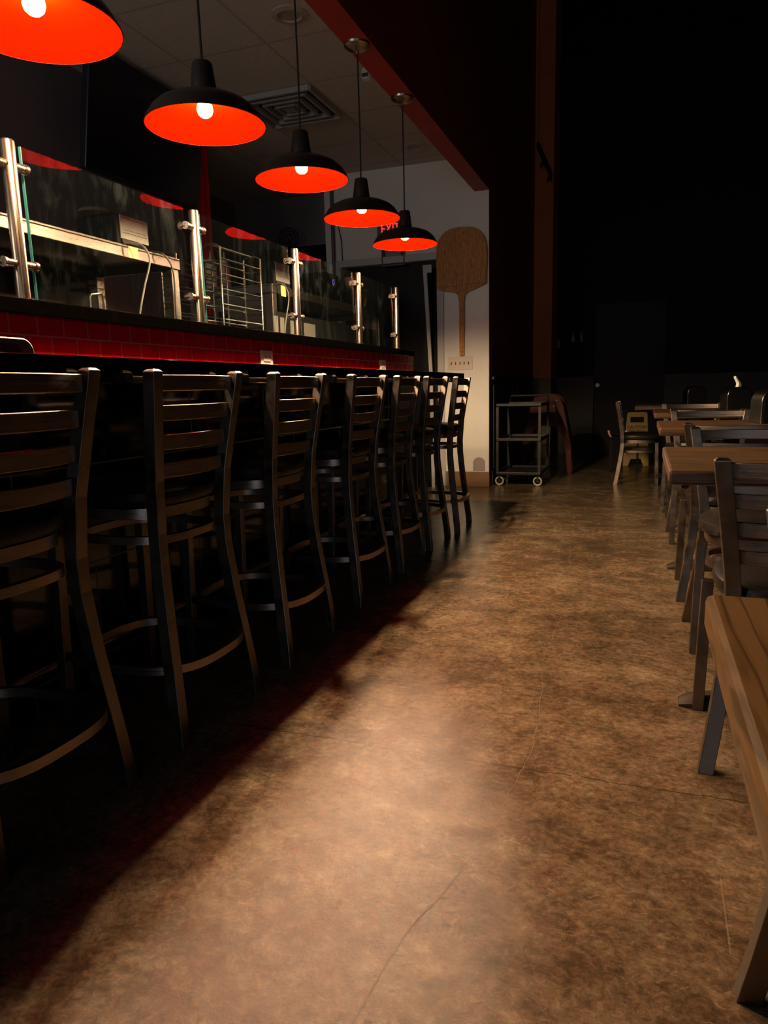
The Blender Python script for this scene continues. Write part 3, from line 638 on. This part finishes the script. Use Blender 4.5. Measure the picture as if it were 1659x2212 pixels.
# ------------------------------------------------------------------ far floor things
t=thing('utility_cart',(-1.12,7.26,0),'charcoal three-shelf utility cart on grey wheels by the white wall','cart')
hx,hy=.215,.33
for z in(.785,.452,.122):
    boxes('shelf',M['cart'],[(-hx,hx,-hy,hy,z-.02,z-.008),(-hx,hx,-hy,-hy+.015,z-.02,z+.013),(-hx,hx,hy-.015,hy,z-.02,z+.013),(-hx,-hx+.015,-hy+.015,hy-.015,z-.008,z+.013),(hx-.015,hx,-hy+.015,hy-.015,z-.008,z+.013)],t,.003)
for sx in(-1,1):
    for sy in(-1,1):
        boxes('corner_post',M['cart'],[(sx*hx-.012+(-sx*.013),sx*hx+.012-sx*.013,sy*(hy-.014)-.012,sy*(hy-.014)+.012,a,c) for a,c in((.1355,.4315),(.4655,.7645))],t)
        w_=mk('caster',M['tyre'],lambda q:[tube(q,[(sx*(hx-.03)+.037*math.cos(a*2*PI/24),sy*(hy-.03),.045+.037*math.sin(a*2*PI/24)) for a in range(24)],.008,8,True)],t,True)
        mk('hub',M['chrome'],lambda q:(tube(q,[(sx*(hx-.03),sy*(hy-.03)-.012,.045),(sx*(hx-.03),sy*(hy-.03)+.012,.045)],.012,10),box(q,sx*(hx-.03)-.03,sx*(hx-.03)+.03,sy*(hy-.03)-.003,sy*(hy-.03)+.003,.042,.048),box(q,sx*(hx-.03)-.008,sx*(hx-.03)+.008,sy*(hy-.03)-.014,sy*(hy-.03)-.010,.045,.1015)),w_)
mk('push_handle',M['cart'],lambda q:tube(q,[(-hx+.02,hy+.0,.80),(-hx+.02,hy+.06,.86),(hx-.02,hy+.06,.86),(hx-.02,hy+.0,.80)],.012,8),t,True)
t=thing('panel_stand',(-.975,7.95,0),'dark red splayed panel stand with rivets and a handle slot behind the cart','stand')
def legpanel(q,y):
    outer=[(.27,0.0),(.265,.30),(.225,.50),(.175,.74),(.135,.83),(.08,.868)]
    inner=[(.225,0.0),(.205,.25),(.165,.42),(.12,.50),(.06,.525)]
    P=outer+[(-x,z) for x,z in outer[::-1]]+[(-x,z) for x,z in inner]+[(x,z) for x,z in inner[::-1]]
    prism(q,P,'y',y,y+.02)
for y in(-.02,.26): mk('side_panel',M['rpanel'],lambda q:legpanel(q,y),t,False,.003)
bx('cross_bar',M['rpanel'],(-.03,.03,.0005,.2595,.56,.6),t); bx('cross_bar',M['rpanel'],(-.03,.03,.0005,.2595,.8,.85),t)
bx('handle_slot',M['slot'],(-.05,.075,-.0215,-.0203,.645,.69),t,.0)
for x,z in((.10,.80),(.075,.735),(.085,.60),(.225,.42),(.235,.24)):
    mk('rivet',M['chrome'],lambda q:tube(q,[(x,-.0205,z),(x,-.026,z)],.007,8),t)
t=thing('wet_floor_sign',(-.055,9.0,0),'yellow folding wet floor caution sign standing behind the side-on chair','floor sign')
def ws(q,sgn):
    def Y(z): return sgn*(.14-.13*z/.62)
    pol=[[(-.145,0),(-.085,0),(-.055,.08),(.055,.08),(.085,0),(.145,0),(.118,.50),(-.118,.50)],[(-.118,.50),(-.075,.50),(-.075,.565),(-.112,.60)],[(.118,.50),(.112,.60),(.075,.565),(.075,.50)],[(-.112,.60),(-.075,.565),(.075,.565),(.112,.60),(.10,.62),(-.10,.62)]]
    for P in pol:
        A=[q.verts.new((x,Y(z)-.006,z)) for x,z in P]; B=[q.verts.new((x,Y(z)+.006,z)) for x,z in P]; n=len(P)
        q.faces.new(A); q.faces.new(B[::-1])
        for i in range(n): q.faces.new((A[i],B[i],B[(i+1)%n],A[(i+1)%n]))
f_=mk('front_board',M['ypl'],lambda q:ws(q,-1),t); mk('rear_board',M['ypl'],lambda q:ws(q,1),t)
tl=-math.atan2(.13,.62)
text('CAUTION',.050,.001,M['ink'],'caution_lettering',f_,(0.0,-.14+.13*.432/.62-.0085,.432),(PI/2+tl,0,0),.95,.0012)
text('Wet Floor',.046,.001,M['ink'],'wet_floor_lettering',f_,(0.0,-.14+.13*.39/.62-.0085,.39),(PI/2+tl,0,0),.95,.001)
t=thing('booster_seat',(-.235,8.35,-.0),'low dark seat with light upturned arm ends behind the side-on chair','seat')
bx('seat_pan',M['black'],(-.10,.22,-.15,.15,.36,.385),t,.01)
for x in(-.10,.08): mk('arm_end',M['pinkish'],lambda q:sweep(q,[(x+.02,-.12,.386),(x-.0,-.12,.42),(x-.006,-.12,.455)],.02,.04),t)
boxes('leg',M['black'],[(-.09,-.07,-.14,-.12,0,.3595)],t); boxes('leg',M['black'],[(.19,.21,-.14,-.12,0,.3595)],t); boxes('leg',M['black'],[(-.09,-.07,.12,.14,0,.3595)],t); boxes('leg',M['black'],[(.19,.21,.12,.14,0,.3595)],t)
t=thing('track_light',(-.9,6.95,2.94),'dark bar of two small spotlights hung from a cord, before the orange pilaster','track light')
bx('bar',M['black'],(-.012,.012,-.46,.46,-.015,.03),t); mk('cord',M['nickel'],lambda q:tube(q,[(0,-.44,.03),(0,-.44,3.26)],.002,6),t)
for y in(-.12,.36): mk('spot_head',M['nickel'],lambda q:lathe(q,[(.012,-.02),(.018,-.035),(.03,-.075),(.026,-.08)],16,(0,y,0),True),t,True)
t=thing('restroom_sign',(-.87,10.297,1.585),'two small pale restroom figures on the dark far wall','sign')
for x,nm in((-.055,0),(.055,1)):
    def fg(q):
        tube(q,[(x,-.006,.05),(x,-.001,.05)],.014,14)
        P=[(x-.012,-.06),(x+.012,-.06),(x+.014,-.01),(x+.022,.03),(x-.022,.03),(x-.014,-.01)] if nm else [(x-.01,-.06),(x+.01,-.06),(x+.026,-.02),(x+.012,.03),(x-.012,.03),(x-.026,-.02)]
        prism(q,P,'y',-.006,-.001)
    mk('figure',M['grey'],fg,t)
tag(bx('light_switch',M['grey'],(-1.135,-1.105,10.292,10.2995,1.46,1.57),None,.002),'pale narrow light switch on the dark far wall beside the pilaster','light switch')
